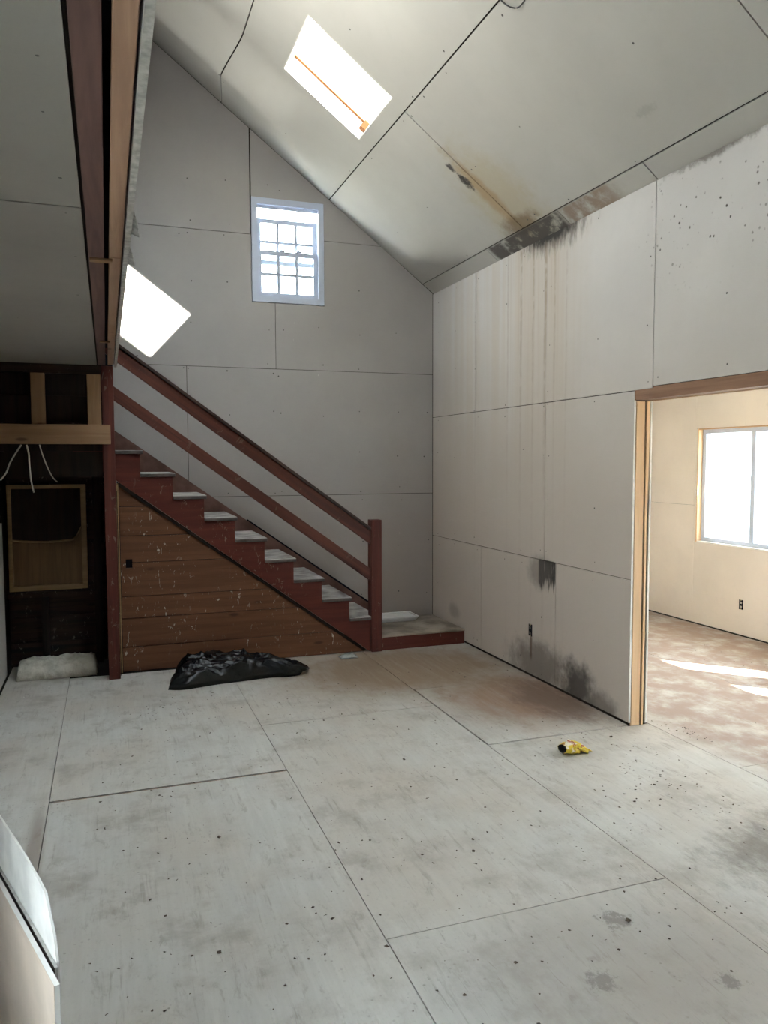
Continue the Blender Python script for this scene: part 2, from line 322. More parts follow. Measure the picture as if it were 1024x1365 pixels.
def tube(name, pts, r, mat, parent=None, seg=6, taper=None):
    pts = [Vector(p) for p in pts]; v = []; f = []
    for i, p in enumerate(pts):
        d = (pts[min(i + 1, len(pts) - 1)] - pts[max(i - 1, 0)]).normalized()
        a = d.orthogonal().normalized(); b = d.cross(a)
        for k in range(seg):
            t = 2 * math.pi * k / seg; v.append(p + (a * math.cos(t) + b * math.sin(t)) * r)
    for i in range(len(pts) - 1):
        for k in range(seg): f.append((i * seg + k, i * seg + (k + 1) % seg, (i + 1) * seg + (k + 1) % seg, (i + 1) * seg + k))
    f += [tuple(range(seg)), tuple(range((len(pts) - 1) * seg, len(pts) * seg))]
    return link(name, v, f, mat, parent, True)
def catmull(P, n=6):
    P = [Vector(p) for p in P]; out = []
    for i in range(len(P) - 1):
        a, b, c_, d = P[max(i - 1, 0)], P[i], P[i + 1], P[min(i + 2, len(P) - 1)]
        for k in range(n):
            t = k / n; out.append(0.5 * ((2 * b) + (c_ - a) * t + (2 * a - 5 * b + 4 * c_ - d) * t * t + (3 * b - a - 3 * c_ + d) * t ** 3))
    out.append(P[-1]); return out
def st(o): o['kind'] = 'structure'; return o
def tag(o, label, cat, group=None):
    o['label'] = label; o['category'] = cat
    if group: o['group'] = group
    return o
def empty(name, loc):
    o = bpy.data.objects.new(name, None); C.objects.link(o); o.location = loc; o.empty_display_size = 0.1; return o
def dots(name, pts, nrm, mat, parent, r=0.006, lift=0.0008):
    """little round screw heads, one joined mesh"""
    n = Vector(nrm).normalized(); a = n.orthogonal().normalized(); b = n.cross(a); v = []; f = []
    for p in pts:
        p = Vector(p); i0 = len(v); rr = r * random.uniform(0.7, 1.25)
        v += [p + n * lift + (a * math.cos(t) + b * math.sin(t)) * rr for t in [k * math.pi / 3 for k in range(6)]]
        f.append(tuple(range(i0, i0 + 6)))
    o = link(name, v, f, mat, parent); o['kind'] = 'stuff'; return o
# ------------------------------------------------------------------ the room: sizes
XR, YB = 3.173, 7.446          # faces of the right and the back wall
XL = -0.80                     # hall wall on the left
YF = -2.5                      # wall behind the camera
XF = 5.857                     # far wall of the side room
ZC = 2.485                     # hall ceiling and underside of the loft wall
T = 0.012
def roofz(x): return 5.8115 - 0.75 * x
def rp(x, y, d): return (x + 0.6 * d, y, roofz(x) + 0.8 * d)
SKY = (1.372, 1.99, 5.40, 6.18)     # the skylight in view
SKY2 = (0.55, 1.25, 3.00, 4.20)     # unseen one added higher up, brightens floor centre and right wall
# floor: subfloor and the plywood sheets laid on it
fl = st(box('floor', -1.0, XF + 0.14, YF - 0.14, YB + 0.15, -0.25, -T - 0.002, 'recess'))
fx = [-0.79, -0.319, 0.918, 2.158, 3.335, 4.555, XF + 0.0]
fy = [[YF, 0.2, 2.75, 5.19, YB], [YF, -0.64, 1.798, 4.2375, 6.66], [YF, 0.14, 2.5808, 5.03, 7.0], [YF, 0.35, 1.75, 4.2, 5.43, 7.0],
      [YF, 1.0, 3.4, 5.84, YB], [YF, -0.3, 2.2, 4.64, 7.08, YB]]
for i in range(6):
    for j in range(len(fy[i]) - 1):
        dz = random.uniform(-0.0012, 0.0012); y0, y1 = fy[i][j] + 0.003, fy[i][j + 1] - 0.003
        if i == 1 and j == 2: y1 -= 0.006
        if i == 1 and j == 3: y0 += 0.008
        if i == 3 and j == 3: dz += 0.005
        x0, x1 = fx[i] + 0.002, fx[i + 1] - 0.002
        if i == 3 and j == 3: x1 = 3.18; y1 -= 0.012; x0 += 0.003
        box('plywood_sheet', x0, x1, y0, y1, -T, dz, 'plywood_floor', fl)
box('gap_filler_strip', -0.31, 0.915, 4.2315, 4.2415, -T, -0.004, 'old_header_y', fl)
# right wall: framing, opening to the side room, drywall sheets both sides
OP0, OP1, OPZ = 2.0, 4.184, 2.19
wr = st(holed('wall_right', 'x', XR + T + 0.001, XR + 0.128, (YF, YB + 0.15, 0.0, 3.52), [(OP0 - 0.05, OP1 + 0.012, -0.01, OPZ + 0.004)], 'recess'))
Z0, Z1, ZE = 0.964, 2.178, 3.425
for a, b, c0, c1 in ((6.321, YB, 0.022, Z0), (5.081, 6.321, 0.022, Z0), (OP1, 5.081, 0.022, Z0), (5.249, YB, Z0, Z1), (OP1, 5.249, Z0, Z1),
                     (6.449, YB, Z1, ZE), (4.01, 6.449, Z1, ZE), (1.57, 4.01, OPZ, ZE), (-0.87, 1.57, OPZ, ZE), (YF, -0.87, OPZ, ZE),
                     (YF, -0.2, 0.022, OPZ), (-0.2, OP0 - 0.05, 0.022, OPZ)):
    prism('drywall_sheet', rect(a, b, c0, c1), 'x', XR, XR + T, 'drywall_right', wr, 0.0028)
for a, b in ((OP1 + 0.001, 5.6), (5.6, YB)): prism('side_room_sheet', rect(a, b, 0.01, 2.5), 'x', XR + 0.1285, XR + 0.1405, 'drywall_warm_lit', wr, 0.0018)
prism('side_room_sheet', rect(YF, OP0 - 0.05, 0.01, 2.5), 'x', XR + 0.1285, XR + 0.1405, 'drywall_warm_lit', wr)
prism('side_room_sheet', rect(OP0 - 0.05, OP1 + 0.01, 2.16, 2.5), 'x', XR + 0.1285, XR + 0.1405, 'drywall_warm_lit', wr)
dots_r = []
for y in (7.3, 6.9, 6.41, 6.49, 5.9, 5.6, 5.29, 5.21, 4.6, 4.06, 3.96, 3.4, 2.9, 2.4):
    for z in (0.1, 0.5, 0.92, 1.0, 1.4, 1.8, 2.14, 2.22, 2.6, 3.0, 3.35):
        if (y > 4.25 or z > 2.2) and random.random() < 0.75: dots_r.append((XR, y + random.uniform(-0.02, 0.02), z + random.uniform(-0.04, 0.04)))
dots('screw_heads', dots_r, (-1, 0, 0), 'screw', wr)
# rough opening framing
box('cut_edge', XR, XR + 0.0125, OP1 - 0.0005, OP1 + 0.0015, 0.024, 2.176, 'gypsum', wr); box('cut_edge', XR + 0.128, XR + 0.1405, OP1 - 0.0005, OP1 + 0.0025, 0.012, 2.16, 'gypsum', wr)
box('jamb_stud', XR + 0.019, XR + 0.085, OP1 + 0.0, OP1 + 0.036, 0.002, 2.112, 'pine_z', wr, 0.002)
prism('split_stud', [(XR + 0.095, 0.002), (XR + 0.108, 0.002), (XR + 0.112, 0.6), (XR + 0.109, 1.3), (XR + 0.117, 1.75), (XR + 0.119, 2.112), (XR + 0.098, 2.112), (XR + 0.094, 1.5), (XR + 0.097, 0.8)], 'y', OP1 - 0.004, OP1 + 0.03, 'pine_z', wr)
box('header', XR + 0.004, XR + 0.095, OP0 - 0.05, OP1 + 0.01, 2.117, OPZ, 'old_header_y', wr, 0.002)
box('header_trim', XR + 0.095, XR + 0.122, OP0 - 0.05, OP1 + 0.0, 2.112, 2.18, 'pine_y', wr, 0.002)
box('jamb_stud', XR + 0.017, XR + 0.11, OP0 - 0.045, OP0, 0.002, 2.112, 'pine_z', wr, 0.002)
# back wall
wb = st(holed('wall_back', 'y', YB + T + 0.001, YB + 0.15, (-1.0, XF + 0.14, 0.0, 6.75), [(1.33, 2.03, 3.236, 4.2)], 'recess'))
GB = 0.0026; A1, A2, A3 = 1.402, 2.614, 3.854
def rx(z): return (5.8115 - z) / 0.75 + 0.006
backs = [rect(-0.99, 0.9, 0.0, A1), rect(0.9, XR - 0.002, 0.0, A1), rect(-0.99, 0.717, A1, A2), rect(0.717, XR - 0.002, A1, A2),
         [(-0.99, A2), (1.55, A2), (1.55, 3.236), (1.33, 3.236), (1.33, A3), (-0.99, A3)],
         [(1.55, A2), (XR - 0.002, A2), (XR - 0.002, 3.43), (rx(A3), A3), (2.03, A3), (2.03, 3.236), (1.55, 3.236)],
         [(-0.99, A3), (1.322, A3), (1.322, roofz(1.322)), (-0.99, roofz(-0.99))],
         [(1.33, 4.2), (2.03, 4.2), (2.03, A3), (rx(A3), A3), (1.33, roofz(1.33))]]
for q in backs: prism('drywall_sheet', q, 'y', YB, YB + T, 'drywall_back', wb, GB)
prism('side_room_sheet', rect(XR + 0.138, XF, 0.01, 2.5), 'y', YB, YB + T, 'drywall_warm_lit', wb, GB)
db = []
for x in (0.3, 0.67, 0.76, 1.1, 1.5, 1.6, 2.0, 2.4, 2.8, 3.1):
    for z in (0.4, 0.9, 1.36, 1.45, 1.8, 2.2, 2.57, 2.66, 3.0, 3.4, 3.8, 3.9, 4.3, 4.7):
        if z < roofz(x) - 0.1 and not (1.25 < x < 2.1 and 3.15 < z < 4.3) and random.random() < 0.6: db.append((x + random.uniform(-0.03, 0.03), YB, z + random.uniform(-0.03, 0.03)))
dots('screw_heads', db, (0, -1, 0), 'screw', wb, 0.0065)
# sloping ceiling
ce = st(holed('ceiling', None, T + 0.001, 0.40, (-1.0, 3.45, YF - 0.14, YB + 0.15), [SKY, SKY2], 'recess', None, lambda u, v, t: rp(u, v, t)))
def sag(x, y):
    x_ = min(max(x, 1.0), 3.07)
    dr = 0.06 + (0.76 * (2.086 - x_) / 0.56 if x_ < 2.086 else 0.74 * (x_ - 2.086) / 0.98); dr = min(dr, 0.85)
    A = (0.24 if x_ < 2.086 else 0.22) * dr * min(1, max(0, (3.06 - x_) / 0.25)); q = (YB - y) / dr
    if q < 1: return A * q ** 1.1
    u = (YB - y - dr) / max(0.12, min(0.9, 1.22 - dr))
    return A * (1 - u) ** 2 * (1 + 2 * u) if u < 1 else 0.0
def ceil_sheet(x0, x1, y0, y1, holes=()):
    gp = 0.004; fine = y1 > 7 and x0 < 3
    us = sorted({x0 + gp, x1 - gp} | {min(max(h[i], x0 + gp), x1 - gp) for h in holes for i in (0, 1)}); vv = sorted({y0 + gp, y1 - gp} | {h[i] for h in holes for i in (2, 3)})
    def refine(l, s):
        o = []
        for a, b in zip(l, l[1:]):
            n = max(1, int((b - a) / s)); o += [a + (b - a) * k / n for k in range(n)]
        return o + [l[-1]]
    if fine: us = refine(us, 0.05); vv = refine(vv, 0.05)
    verts = []; faces = []; ids = {}
    def vid(i, j, k):
        if (i, j, k) not in ids:
            ids[(i, j, k)] = len(verts); d = (0 if k == 0 else T) - (sag(us[i], vv[j]) if fine else 0); verts.append(rp(us[i], vv[j], d))
        return ids[(i, j, k)]
    def solid(i, j):
        if not (0 <= i < len(us) - 1 and 0 <= j < len(vv) - 1): return False
        cu = (us[i] + us[i + 1]) / 2; cv = (vv[j] + vv[j + 1]) / 2
        return not any(h[0] < cu < h[1] and h[2] < cv < h[3] for h in holes)
    for i in range(len(us) - 1):
        for j in range(len(vv) - 1):
            if not solid(i, j): continue
            for k in (0, 1): faces.append((vid(i, j, k), vid(i + 1, j, k), vid(i + 1, j + 1, k), vid(i, j + 1, k)))
            for (di, dj, p, q) in ((-1, 0, (i, j), (i, j + 1)), (1, 0, (i + 1, j), (i + 1, j + 1)), (0, -1, (i, j), (i + 1, j)), (0, 1, (i, j + 1), (i + 1, j + 1))):
                if not solid(i + di, j + dj): faces.append((vid(*p, 0), vid(*q, 0), vid(*q, 1), vid(*p, 1)))
    o = link('drywall_sheet', verts, faces, 'drywall_ceiling', ce, True); o.data.set_sharp_from_angle(angle=math.radians(40)); return o
for x0, x1, ys in ((0.09, 1.07, (YF, -0.3, 2.14, 4.58, YB)), (1.07, 2.086, (YF, -0.3, 2.14, YB)), (2.086, 3.062, (YF, 0.45, 2.888, 5.42, YB)), (3.062, 3.19, (YF, -0.5, 1.9, 4.005, 4.95, 6.05, YB))):
    for y0, y1 in zip(ys, ys[1:]): ceil_sheet(x0, x1, y0, y1, [SKY, (1.06, 1.25, 3.0, 4.2)] if (x0 == 1.07 and y1 == YB) else [(0.55, 1.08, 3.0, 4.2)] if (x0, y0) == (0.09, 2.14) else ())
dc = []
for x in (0.5, 1.04, 1.11, 1.6, 2.05, 2.13, 2.58, 3.03):
    for y in (1.5, 2.2, 2.84, 2.94, 3.5, 4.1, 4.7, 5.2, 5.37, 5.48, 6.3, 6.7):
        if not (1.3 < x < 2.1 and 5.3 < y < 6.3) and random.random() < 0.7:
            xx, yy = x + random.uniform(-0.02, 0.02), y + random.uniform(-0.1, 0.1); dc.append(rp(xx, yy, -(sag(xx, yy) if yy > 5.45 or x < 2.06 and yy > 3.5 else 0)))
dots('screw_heads', dc, (-0.6, 0, -0.8), 'screw', ce, 0.0065)
# skylight
sk = st(holed('window_1', None, 0.36, 0.398, (SKY[0] + 0.001, SKY[1] - 0.001, SKY[2] + 0.001, SKY[3] - 0.001), [(SKY[0] + 0.03, SKY[1] - 0.03, SKY[2] + 0.10, SKY[3] - 0.03)], 'vinyl', None, lambda u, v, t: rp(u, v, t)))
def rslab(name, x0, x1, y0, y1, d0, d1, mat, parent): return link(name, [rp(x, y, d) for d in (d0, d1) for x, y in ((x0, y0), (x1, y0), (x1, y1), (x0, y1))], BF, mat, parent)
rslab('glass_pane', SKY[0] + 0.03, SKY[1] - 0.03, SKY[2] + 0.10, SKY[3] - 0.03, 0.376, 0.382, 'glass', sk)
rslab('shaft_lining', SKY[0] + 0.001, SKY[1] - 0.001, SKY[3] - 0.008, SKY[3] - 0.001, 0.0, 0.358, 'gypsum', sk)
rslab('shaft_lining', SKY[0] + 0.001, SKY[1] - 0.001, SKY[2] + 0.001, SKY[2] + 0.008, 0.0, 0.358, 'gypsum', sk)
rslab('shaft_lining', SKY[0] + 0.001, SKY[0] + 0.008, SKY[2] + 0.009, SKY[3] - 0.009, 0.0, 0.358, 'gypsum', sk)
rslab('shaft_lining', SKY[1] - 0.008, SKY[1] - 0.001, SKY[2] + 0.009, SKY[3] - 0.009, 0.0, 0.358, 'gypsum', sk)
rslab('wood_strip', SKY[0] + 0.009, SKY[1] - 0.009, SKY[3] - 0.040, SKY[3] - 0.009, 0.128, 0.134, 'amber', sk)
rslab('corner_block', SKY[1] - 0.05, SKY[1] - 0.009, SKY[3] - 0.07, SKY[3] - 0.019, 0.06, 0.127, 'amber', sk)
sk2 = st(holed('window_7', None, 0.14, 0.165, (SKY2[0] - 0.02, SKY2[1] + 0.02, SKY2[2] - 0.02, SKY2[3] + 0.02), [(SKY2[0] + 0.028, SKY2[1] - 0.03, SKY2[2] + 0.028, SKY2[3] - 0.03)], 'vinyl', None, lambda u, v, t: rp(u, v, t)))
rslab('glass_pane', *SKY2, 0.20, 0.206, 'glass', sk2)
# gable window: vinyl double hung, its upper sash slipped down
wd = st(holed('window_2', 'y', YB - 0.012, YB + 0.09, (1.332, 2.028, 3.238, 4.198), [(1.386, 1.974, 3.292, 4.138)], 'vinyl'))
def sash(x0, x1, z0, z1, y):
    s = holed('sash', 'y', y, y + 0.028, (x0, x1, z0, z1), [(x0 + 0.040, x1 - 0.040, z0 + 0.040, z1 - 0.040)], 'vinyl', wd)
    gx = [x0 + 0.026 + (x1 - x0 - 0.052) * k / 3 for k in range(4)]; gz = [z0 + 0.026 + (z1 - z0 - 0.052) * k / 2 for k in range(3)]
    for k in (1, 2): box('muntin', gx[k] - 0.014, gx[k] + 0.014, y + 0.006, y + 0.022, gz[0], gz[2], 'vinyl', s)
    box('muntin', gx[0], gx[3], y + 0.009, y + 0.019, gz[1] - 0.013, gz[1] + 0.013, 'vinyl', s)
    for a in range(3):
        for b in range(2): box('pane', gx[a], gx[a + 1], y + 0.012, y + 0.016, gz[b], gz[b + 1], 'glass', s)
sash(1.388, 1.972, 3.293, 3.722, YB + 0.018)
sash(1.388, 1.972, 3.600, 4.025, YB + 0.050)
box('head_groove', 1.386, 1.974, YB + 0.02, YB + 0.03, 4.11, 4.138, 'vinyl', wd)
box('sash_lock', 1.60, 1.65, YB + 0.002, YB + 0.018, 3.722, 3.738, 'vinyl', wd); box('sash_lock', 1.76, 1.81, YB + 0.002, YB + 0.018, 3.722, 3.738, 'vinyl', wd)
# hall ceiling on the left and the loft wall whose open underside is overhead
cl = st(box('ceiling_hall', -1.0, -0.045, YF, 6.57, ZC + T + 0.001, ZC + 0.26, 'recess'))
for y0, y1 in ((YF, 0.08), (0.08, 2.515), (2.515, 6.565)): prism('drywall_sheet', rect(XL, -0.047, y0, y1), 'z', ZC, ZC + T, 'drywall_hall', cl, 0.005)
dots('screw_heads', [(x + random.uniform(-.02, .02), y + random.uniform(-.04, .04), ZC) for x in (-0.7, -0.4, -0.09) for y in (1.6, 1.9, 2.3, 2.6, 3.1, 3.8, 4.5, 5.2, 5.9)], (0, 0, -1), 'screw', cl, 0.005)
wl = st(prism('wall_loft', [(0.012, ZC + 0.13), (0.074, ZC + 0.13), (0.074, roofz(0.074)), (0.012, roofz(0.012))], 'y', YF, 6.50, 'void'))
box('beam', -0.043, 0.011, YF, 6.50, ZC, ZC + 0.20, 'brown_y', wl, 0.002)
box('bottom_plate', 0.0275, 0.0705, YF, 3.09, ZC + 0.002, ZC + 0.042, 'plate_y', wl, 0.002)
box('bottom_plate', 0.0275, 0.0705, 3.094, 6.51, ZC + 0.002, ZC + 0.042, 'plate_y', wl, 0.002)
box('nailing_block', -0.040, 0.040, 3.10, 3.135, ZC - 0.010, ZC + 0.001, 'pine_x', wl, 0.002)
box('nailing_block', -0.020, 0.040, 5.20, 5.225, ZC - 0.010, ZC + 0.001, 'pine_x', wl, 0.002)
# its drywall skin with a ragged lower edge
pts = [(YF, ZC - 0.006)]; yy = YF
while yy < 6.5: yy += random.uniform(0.03, 0.09); pts.append((min(yy, 6.5), ZC - 0.006 + random.uniform(-0.006, 0.006)))
prism('drywall_sheet', pts + [(6.5, roofz(0.09)), (YF, roofz(0.09))], 'x', 0.076, 0.090, 'drywall_plain', wl)
box('torn_edge', 0.0765, 0.093, YF, 6.49, ZC - 0.016, ZC - 0.012, 'grey_paper', wl)
def flap(P): return link('torn_paper_flap', P + [(x + 0.0015, y, z + 0.001) for x, y, z in P], [tuple(range(len(P))), tuple(range(len(P), 2 * len(P)))] + [(i, (i + 1) % len(P), len(P) + (i + 1) % len(P), len(P) + i) for i in range(len(P))], 'grey_paper', wl)
flap([(0.088, 2.55, ZC + 0.01), (0.090, 2.44, ZC - 0.004), (0.110, 2.60, ZC - 0.010), (0.118, 2.72, ZC - 0.016), (0.094, 2.74, ZC + 0.0)])
flap([(0.088, 2.86, ZC + 0.01), (0.094, 2.88, ZC - 0.008), (0.112, 3.02, ZC - 0.012), (0.116, 3.10, ZC - 0.020), (0.090, 3.16, ZC + 0.0)])
# left hall wall, bare and dark above a low drywall sheet
HW = (0.65, 1.55, 0.85, 1.80)  # unseen window added to light the standing sheets from the left
wlf = st(holed('wall_left', 'x', -0.999, XL - T - 0.001, (YF, YB, -0.01, ZC + 0.25), [HW], 'dark_z'))
hwin = st(holed('window_6', 'x', -0.96, -0.90, HW, [(0.70, 1.50, 0.90, 1.75)], 'vinyl')); box('pane', -0.932, -0.928, 0.70, 1.50, 0.90, 1.75, 'glass', hwin)
for a, b, t in ((YF, 0.65, 1.25), (0.65, 1.55, 0.85), (1.55, 2.94, 1.25), (2.94, 5.38, 1.25), (5.38, 6.9, 1.25)): prism('drywall_sheet', rect(a, b, 0.01, t), 'x', XL - T, XL, 'drywall_plain', wlf, 0.002)
for a, b, t in ((YF, 0.65, 1.25), (0.65, 1.55, 1.80), (1.55, 3.44, 1.25), (3.44, 5.6, 1.25)): prism('drywall_sheet', rect(a, b, t, ZC), 'x', XL - T, XL, 'drywall_plain', wlf, 0.002)
st(holed('wall_loft_outer', 'x', -1.14, -1.0, (YF, YB + 0.15, -0.01, 6.7), [HW], 'void'))
# wall behind the camera with its windows
FW = [(3.9, 5.3, 0.9, 2.1)]
wf = st(holed('wall_front', 'y', YF - 0.14, YF, (-1.0, XF + 0.14, 0.0, 6.75), FW, 'drywall_plain'))
for i, (a, b, c0, c1) in enumerate(FW):
    q = st(holed('window_%d' % (5 + i), 'y', YF - 0.1, YF - 0.03, (a, b, c0, c1), [(a + 0.05, (a + b) / 2 - 0.025, c0 + 0.05, c1 - 0.05), ((a + b) / 2 + 0.025, b - 0.05, c0 + 0.05, c1 - 0.05)], 'vinyl'))
    box('pane', a + 0.05, (a + b) / 2 - 0.025, YF - 0.07, YF - 0.066, c0 + 0.05, c1 - 0.05, 'glass', q); box('pane', (a + b) / 2 + 0.025, b - 0.05, YF - 0.07, YF - 0.066, c0 + 0.05, c1 - 0.05, 'glass', q)
# side room
SW = [(5.27, 6.66, 0.872, 2.062), (2.80, 4.08, 0.872, 2.062)]
wx = st(holed('wall_side_room', 'x', XF + T + 0.001, XF + 0.14, (YF, YB + 0.15, 0.0, 2.75), SW, 'recess'))
for q in (rect(6.69, YB, 0.012, 1.258), rect(6.69, YB, 1.258, 2.5), rect(YF, 6.69, 0.012, 0.872), rect(YF, 6.69, 2.062, 2.5), rect(6.66, 6.69, 0.872, 2.062), rect(4.08, 5.27, 0.872, 2.062), rect(YF, 2.80, 0.872, 2.062)):
    prism('drywall_sheet', q, 'x', XF, XF + T, 'drywall_warm_lit', wx, 0.0015)
st(box('ceiling_side_room', XR + 0.13, XF + 0.95, YF - 0.14, YB + 0.15, 2.5, 2.75, 'drywall_warm_lit'))
def slider(n, y0, y1, z0, z1, lights):
    o = st(holed('window_%d' % n, 'x', XF + 0.05, XF + 0.11, (y0 + 0.012, y1 - 0.018, z0 + 0.012, z1 - 0.012), [(a, b, z0 + 0.055, z1 - 0.055) for a, b in lights], 'vinyl'))
    box('jamb', XF - 0.004, XF + 0.135, y1 - 0.018, y1, z0, z1, 'pine_z', o); box('jamb', XF - 0.004, XF + 0.135, y0, y0 + 0.012, z0, z1, 'pine_z', o)
    box('sill', XF - 0.004, XF + 0.135, y0 + 0.012, y1 - 0.018, z0, z0 + 0.012, 'gypsum', o); box('head', XF - 0.004, XF + 0.135, y0 + 0.012, y1 - 0.018, z1 - 0.012, z1, 'pine_y', o)
    for a, b in lights: box('pane', XF + 0.078, XF + 0.082, a, b, z0 + 0.055, z1 - 0.055, 'glass', o)
    return o
slider(3, *SW[0], [(5.33, 5.93), (5.985, 6.59)])
slider(4, *SW[1], [(2.86, 3.20), (3.63, 4.03)])
# outside: ground, an unseen wall added to block sun, a neighbour's house
st(box('ground', -60, 60, -60, 60, -0.8, -0.6, 'outside_ground'))
st(box('sun_block_wall', XF + 0.14, XF + 1.9, 5.0, 5.12, -0.6, 2.9, 'siding'))
nh = empty('neighbour_house', (20.5, 17.0, -0.6)); tag(nh, 'pale blue house outside the sliding window of the side room', 'house')
box('body', 18, 23, 13, 21, -0.6, 3.2, 'siding', nh); prism('roof', [(17.7, 3.2), (23.3, 3.2), (20.5, 5.6)], 'y', 12.7, 21.3, 'shingle', nh)
hw = box('window', 17.96, 18.0, 15.2, 16.4, 0.6, 2.0, 'vinyl', nh); box('pane', 17.95, 17.96, 15.3, 16.3, 0.7, 1.9, 'void', hw)
# ------------------------------------------------------------------ staircase
RUN, RISE = 0.253, 0.188
def nz(k): return 0.28 + RUN * k, 1.829 - RISE * k
sc_ = empty('staircase', (1.2, 7.05, 0)); tag(sc_, 'reddish brown wooden staircase with dusty treads and plank handrail along the back wall', 'staircase')
YS0, YS1 = 6.67, 7.405
pts = []
K0, K1 = -3, 8
for k in range(K0, K1 + 1):
    x, z = nz(k); pts += [(x - RUN - 0.022, z - 0.03), (x - 0.022, z - 0.03)]
def sb(x): return 0.02 + 0.735 * (2.2 - x)
pts += [(nz(K1)[0] - 0.022, 0.14), (2.224, 0.14), (2.224, 0.004), (2.2, 0.02), (nz(K0)[0] - RUN - 0.022, sb(nz(K0)[0] - RUN - 0.022))]
prism('stringer', pts, 'y', YS0, YS0 + 0.035, 'red_x', sc_)
for k in range(K0, K1 + 1):
    x, z = nz(k)
    t = box('tread', x - RUN - 0.02, x, YS0 - 0.018, YS1, z - 0.03, z - 0.005, 'tread_side', sc_, 0.003)
    box('worn_paint', x - RUN - 0.018, x - 0.002, YS0 - 0.016, YS1, z - 0.005, z, 'tread_dust', t)
    box('riser', x - 0.040, x - 0.022, YS0 + 0.037, YS1, z - RISE + 0.001, z - 0.031, 'red_z', sc_)
# thin dark strip under the stringer, skirt against the wall
prism('stringer_dark_strip', [(0.09, sb(0.09) - 0.002), (2.19, sb(2.19) - 0.002), (2.16, max(0.003, sb(2.16) - 0.035)), (0.09, sb(0.09) - 0.036)], 'y', YS0 + 0.006, YS0 + 0.019, 'dark_z', sc_)
def sk_top(x): return 2.026 - 0.717 * (x - 0.059)
prism('skirt_board', [(-0.75, sk_top(-0.75)), (2.50, sk_top(2.50)), (2.50, 0.14), (2.35, 0.14), (-0.75, sk_top(-0.75) - 0.42)], 'y', 7.411, 7.436, 'skirt', sc_)
prism('skirt_gap_shade', [(1.25, sk_top(1.25) + 0.016), (2.50, sk_top(2.50) + 0.022), (2.50, sk_top(2.50)), (1.25, sk_top(1.25))], 'y', 7.420, 7.436, 'void', sc_)  # solid dark strip painted as the shadow gap along the skirt
# newel and rails
nw = box('newel_post', 2.232, 2.332, 6.640, 6.742, 0.0, 1.205, 'red_z', sc_, 0.004)
def rail(name, x0, z0, x1, z1, h, y0, y1, mat, parent):
    ang = math.atan2(z1 - z0, x1 - x0); L = math.hypot(x1 - x0, z1 - z0)
    v = bverts(0, L, y0, y1, 0, h)
    o = link(name, v, BF, mat, None, bevel=0.003, origin=(0, 0, 0))
    o.rotation_euler = (0, -ang, 0); o.parent = parent; o.location = Vector((x0, 0, z0)) - world_loc(parent); return o
hr = rail('handrail', -0.35, 2.860, 2.235, 0.985, 0.100, 6.672, 6.712, 'rail_x', sc_)
rail('rail_cap', -0.35, 2.985, 2.262, 1.090, 0.024, 6.650, 6.736, 'cap_x', sc_)
rail('mid_rail', -0.35, 2.532, 2.235, 0.648, 0.092, 6.672, 6.710, 'rail_x', sc_)
# landing step at the foot
ld = box('landing_step', 2.335, XR - 0.004, 6.665, 6.70, 0.002, 0.122, 'red_x', sc_, 0.002)
box('landing_top', 2.24, XR - 0.004, 6.655, YB - 0.012, 0.123, 0.138, 'landing_ply', sc_, 0.002)
box('landing_joist', 3.13, XR - 0.004, 6.70, YB - 0.012, 0.002, 0.122, 'dark_x', sc_); box('landing_joist', 2.34, 2.38, 6.70, YB - 0.012, 0.002, 0.122, 'dark_x', sc_)
# boarded wall under the stairs
wu = st(prism('wall_understair', [(0.075, 0.0), (2.19, 0.0), (0.075, sb(0.075) - 0.01)], 'y', 6.716, 6.76, 'void'))
zs = [0.006, 0.21, 0.45, 0.63, 0.91, 1.13, 1.37, 1.60]
def xat(z): return 2.2 - (z - 0.02 + 0.012) / 0.735
for i, (a, b) in enumerate(zip(zs, zs[1:])):
    xa, xb = min(2.185, xat(a)), xat(b)
    q = [(0.088, a), (xa, a), (max(xb, 0.089), b), (0.088, b)]
    if b == 0.91: q = [(0.088, a), (xa, a), (xb, b), (0.178, b), (0.178, 0.868), (0.132, 0.868), (0.132, b), (0.088, b)]
    if a == 0.91: q = [(0.088, a), (0.132, a), (0.132, 0.936), (0.178, 0.936), (0.178, a), (xa, a), (xb, b), (0.088, b)]
    prism('board', q, 'y', 6.690 + random.uniform(-0.003, 0.003), 6.715, 'board_x', wu, 0.003)
box('corner_strip', 0.068, 0.086, 6.676, 6.714, 0.003, 1.56, 'frame_wood', wu, 0.002)
# post at the end of the loft wall
tag(box('timber_post', -0.022, 0.066, 6.505, 6.60, -0.001, ZC - 0.004, 'red_z', None, 0.004), 'dark red timber post between the closet and the boarded stair wall', 'post')
# ------------------------------------------------------------------ closet framing
cf = empty('closet_frame', (-0.36, 6.53, 1.872)); tag(cf, 'pale pine header with short studs over the dark closet opening', 'framing')
box('header_board', -0.785, 0.036, 6.462, 6.500, 1.872, 2.022, 'pine_x', cf, 0.003)
box('stud', -0.528, -0.428, 6.51, 6.55, 2.0, 2.412, 'stud_z', cf, 0.003); box('stud', -0.128, -0.028, 6.51, 6.55, 2.0, 2.412, 'stud_z', cf, 0.003)
box('top_plate', -0.79, -0.024, 6.51, 6.56, 2.413, 2.483, 'dark_x', cf, 0.003)
wc = st(box('wall_closet', XL, 0.07, 7.21, 7.25, 0.0, ZC + 0.2, 'void'))
z = 0.004
for h in (0.2, 0.22, 0.19, 0.23, 0.2, 0.21, 0.22, 0.2, 0.22, 0.21, 0.2, 0.16):
    box('board', XL + 0.002, 0.066, 7.19 + random.uniform(-.004, .004), 7.209, z, z + h - 0.004, 'dark_x', wc); z += h
z = 1.62  # near-black panels stand in for the dark void behind the short studs
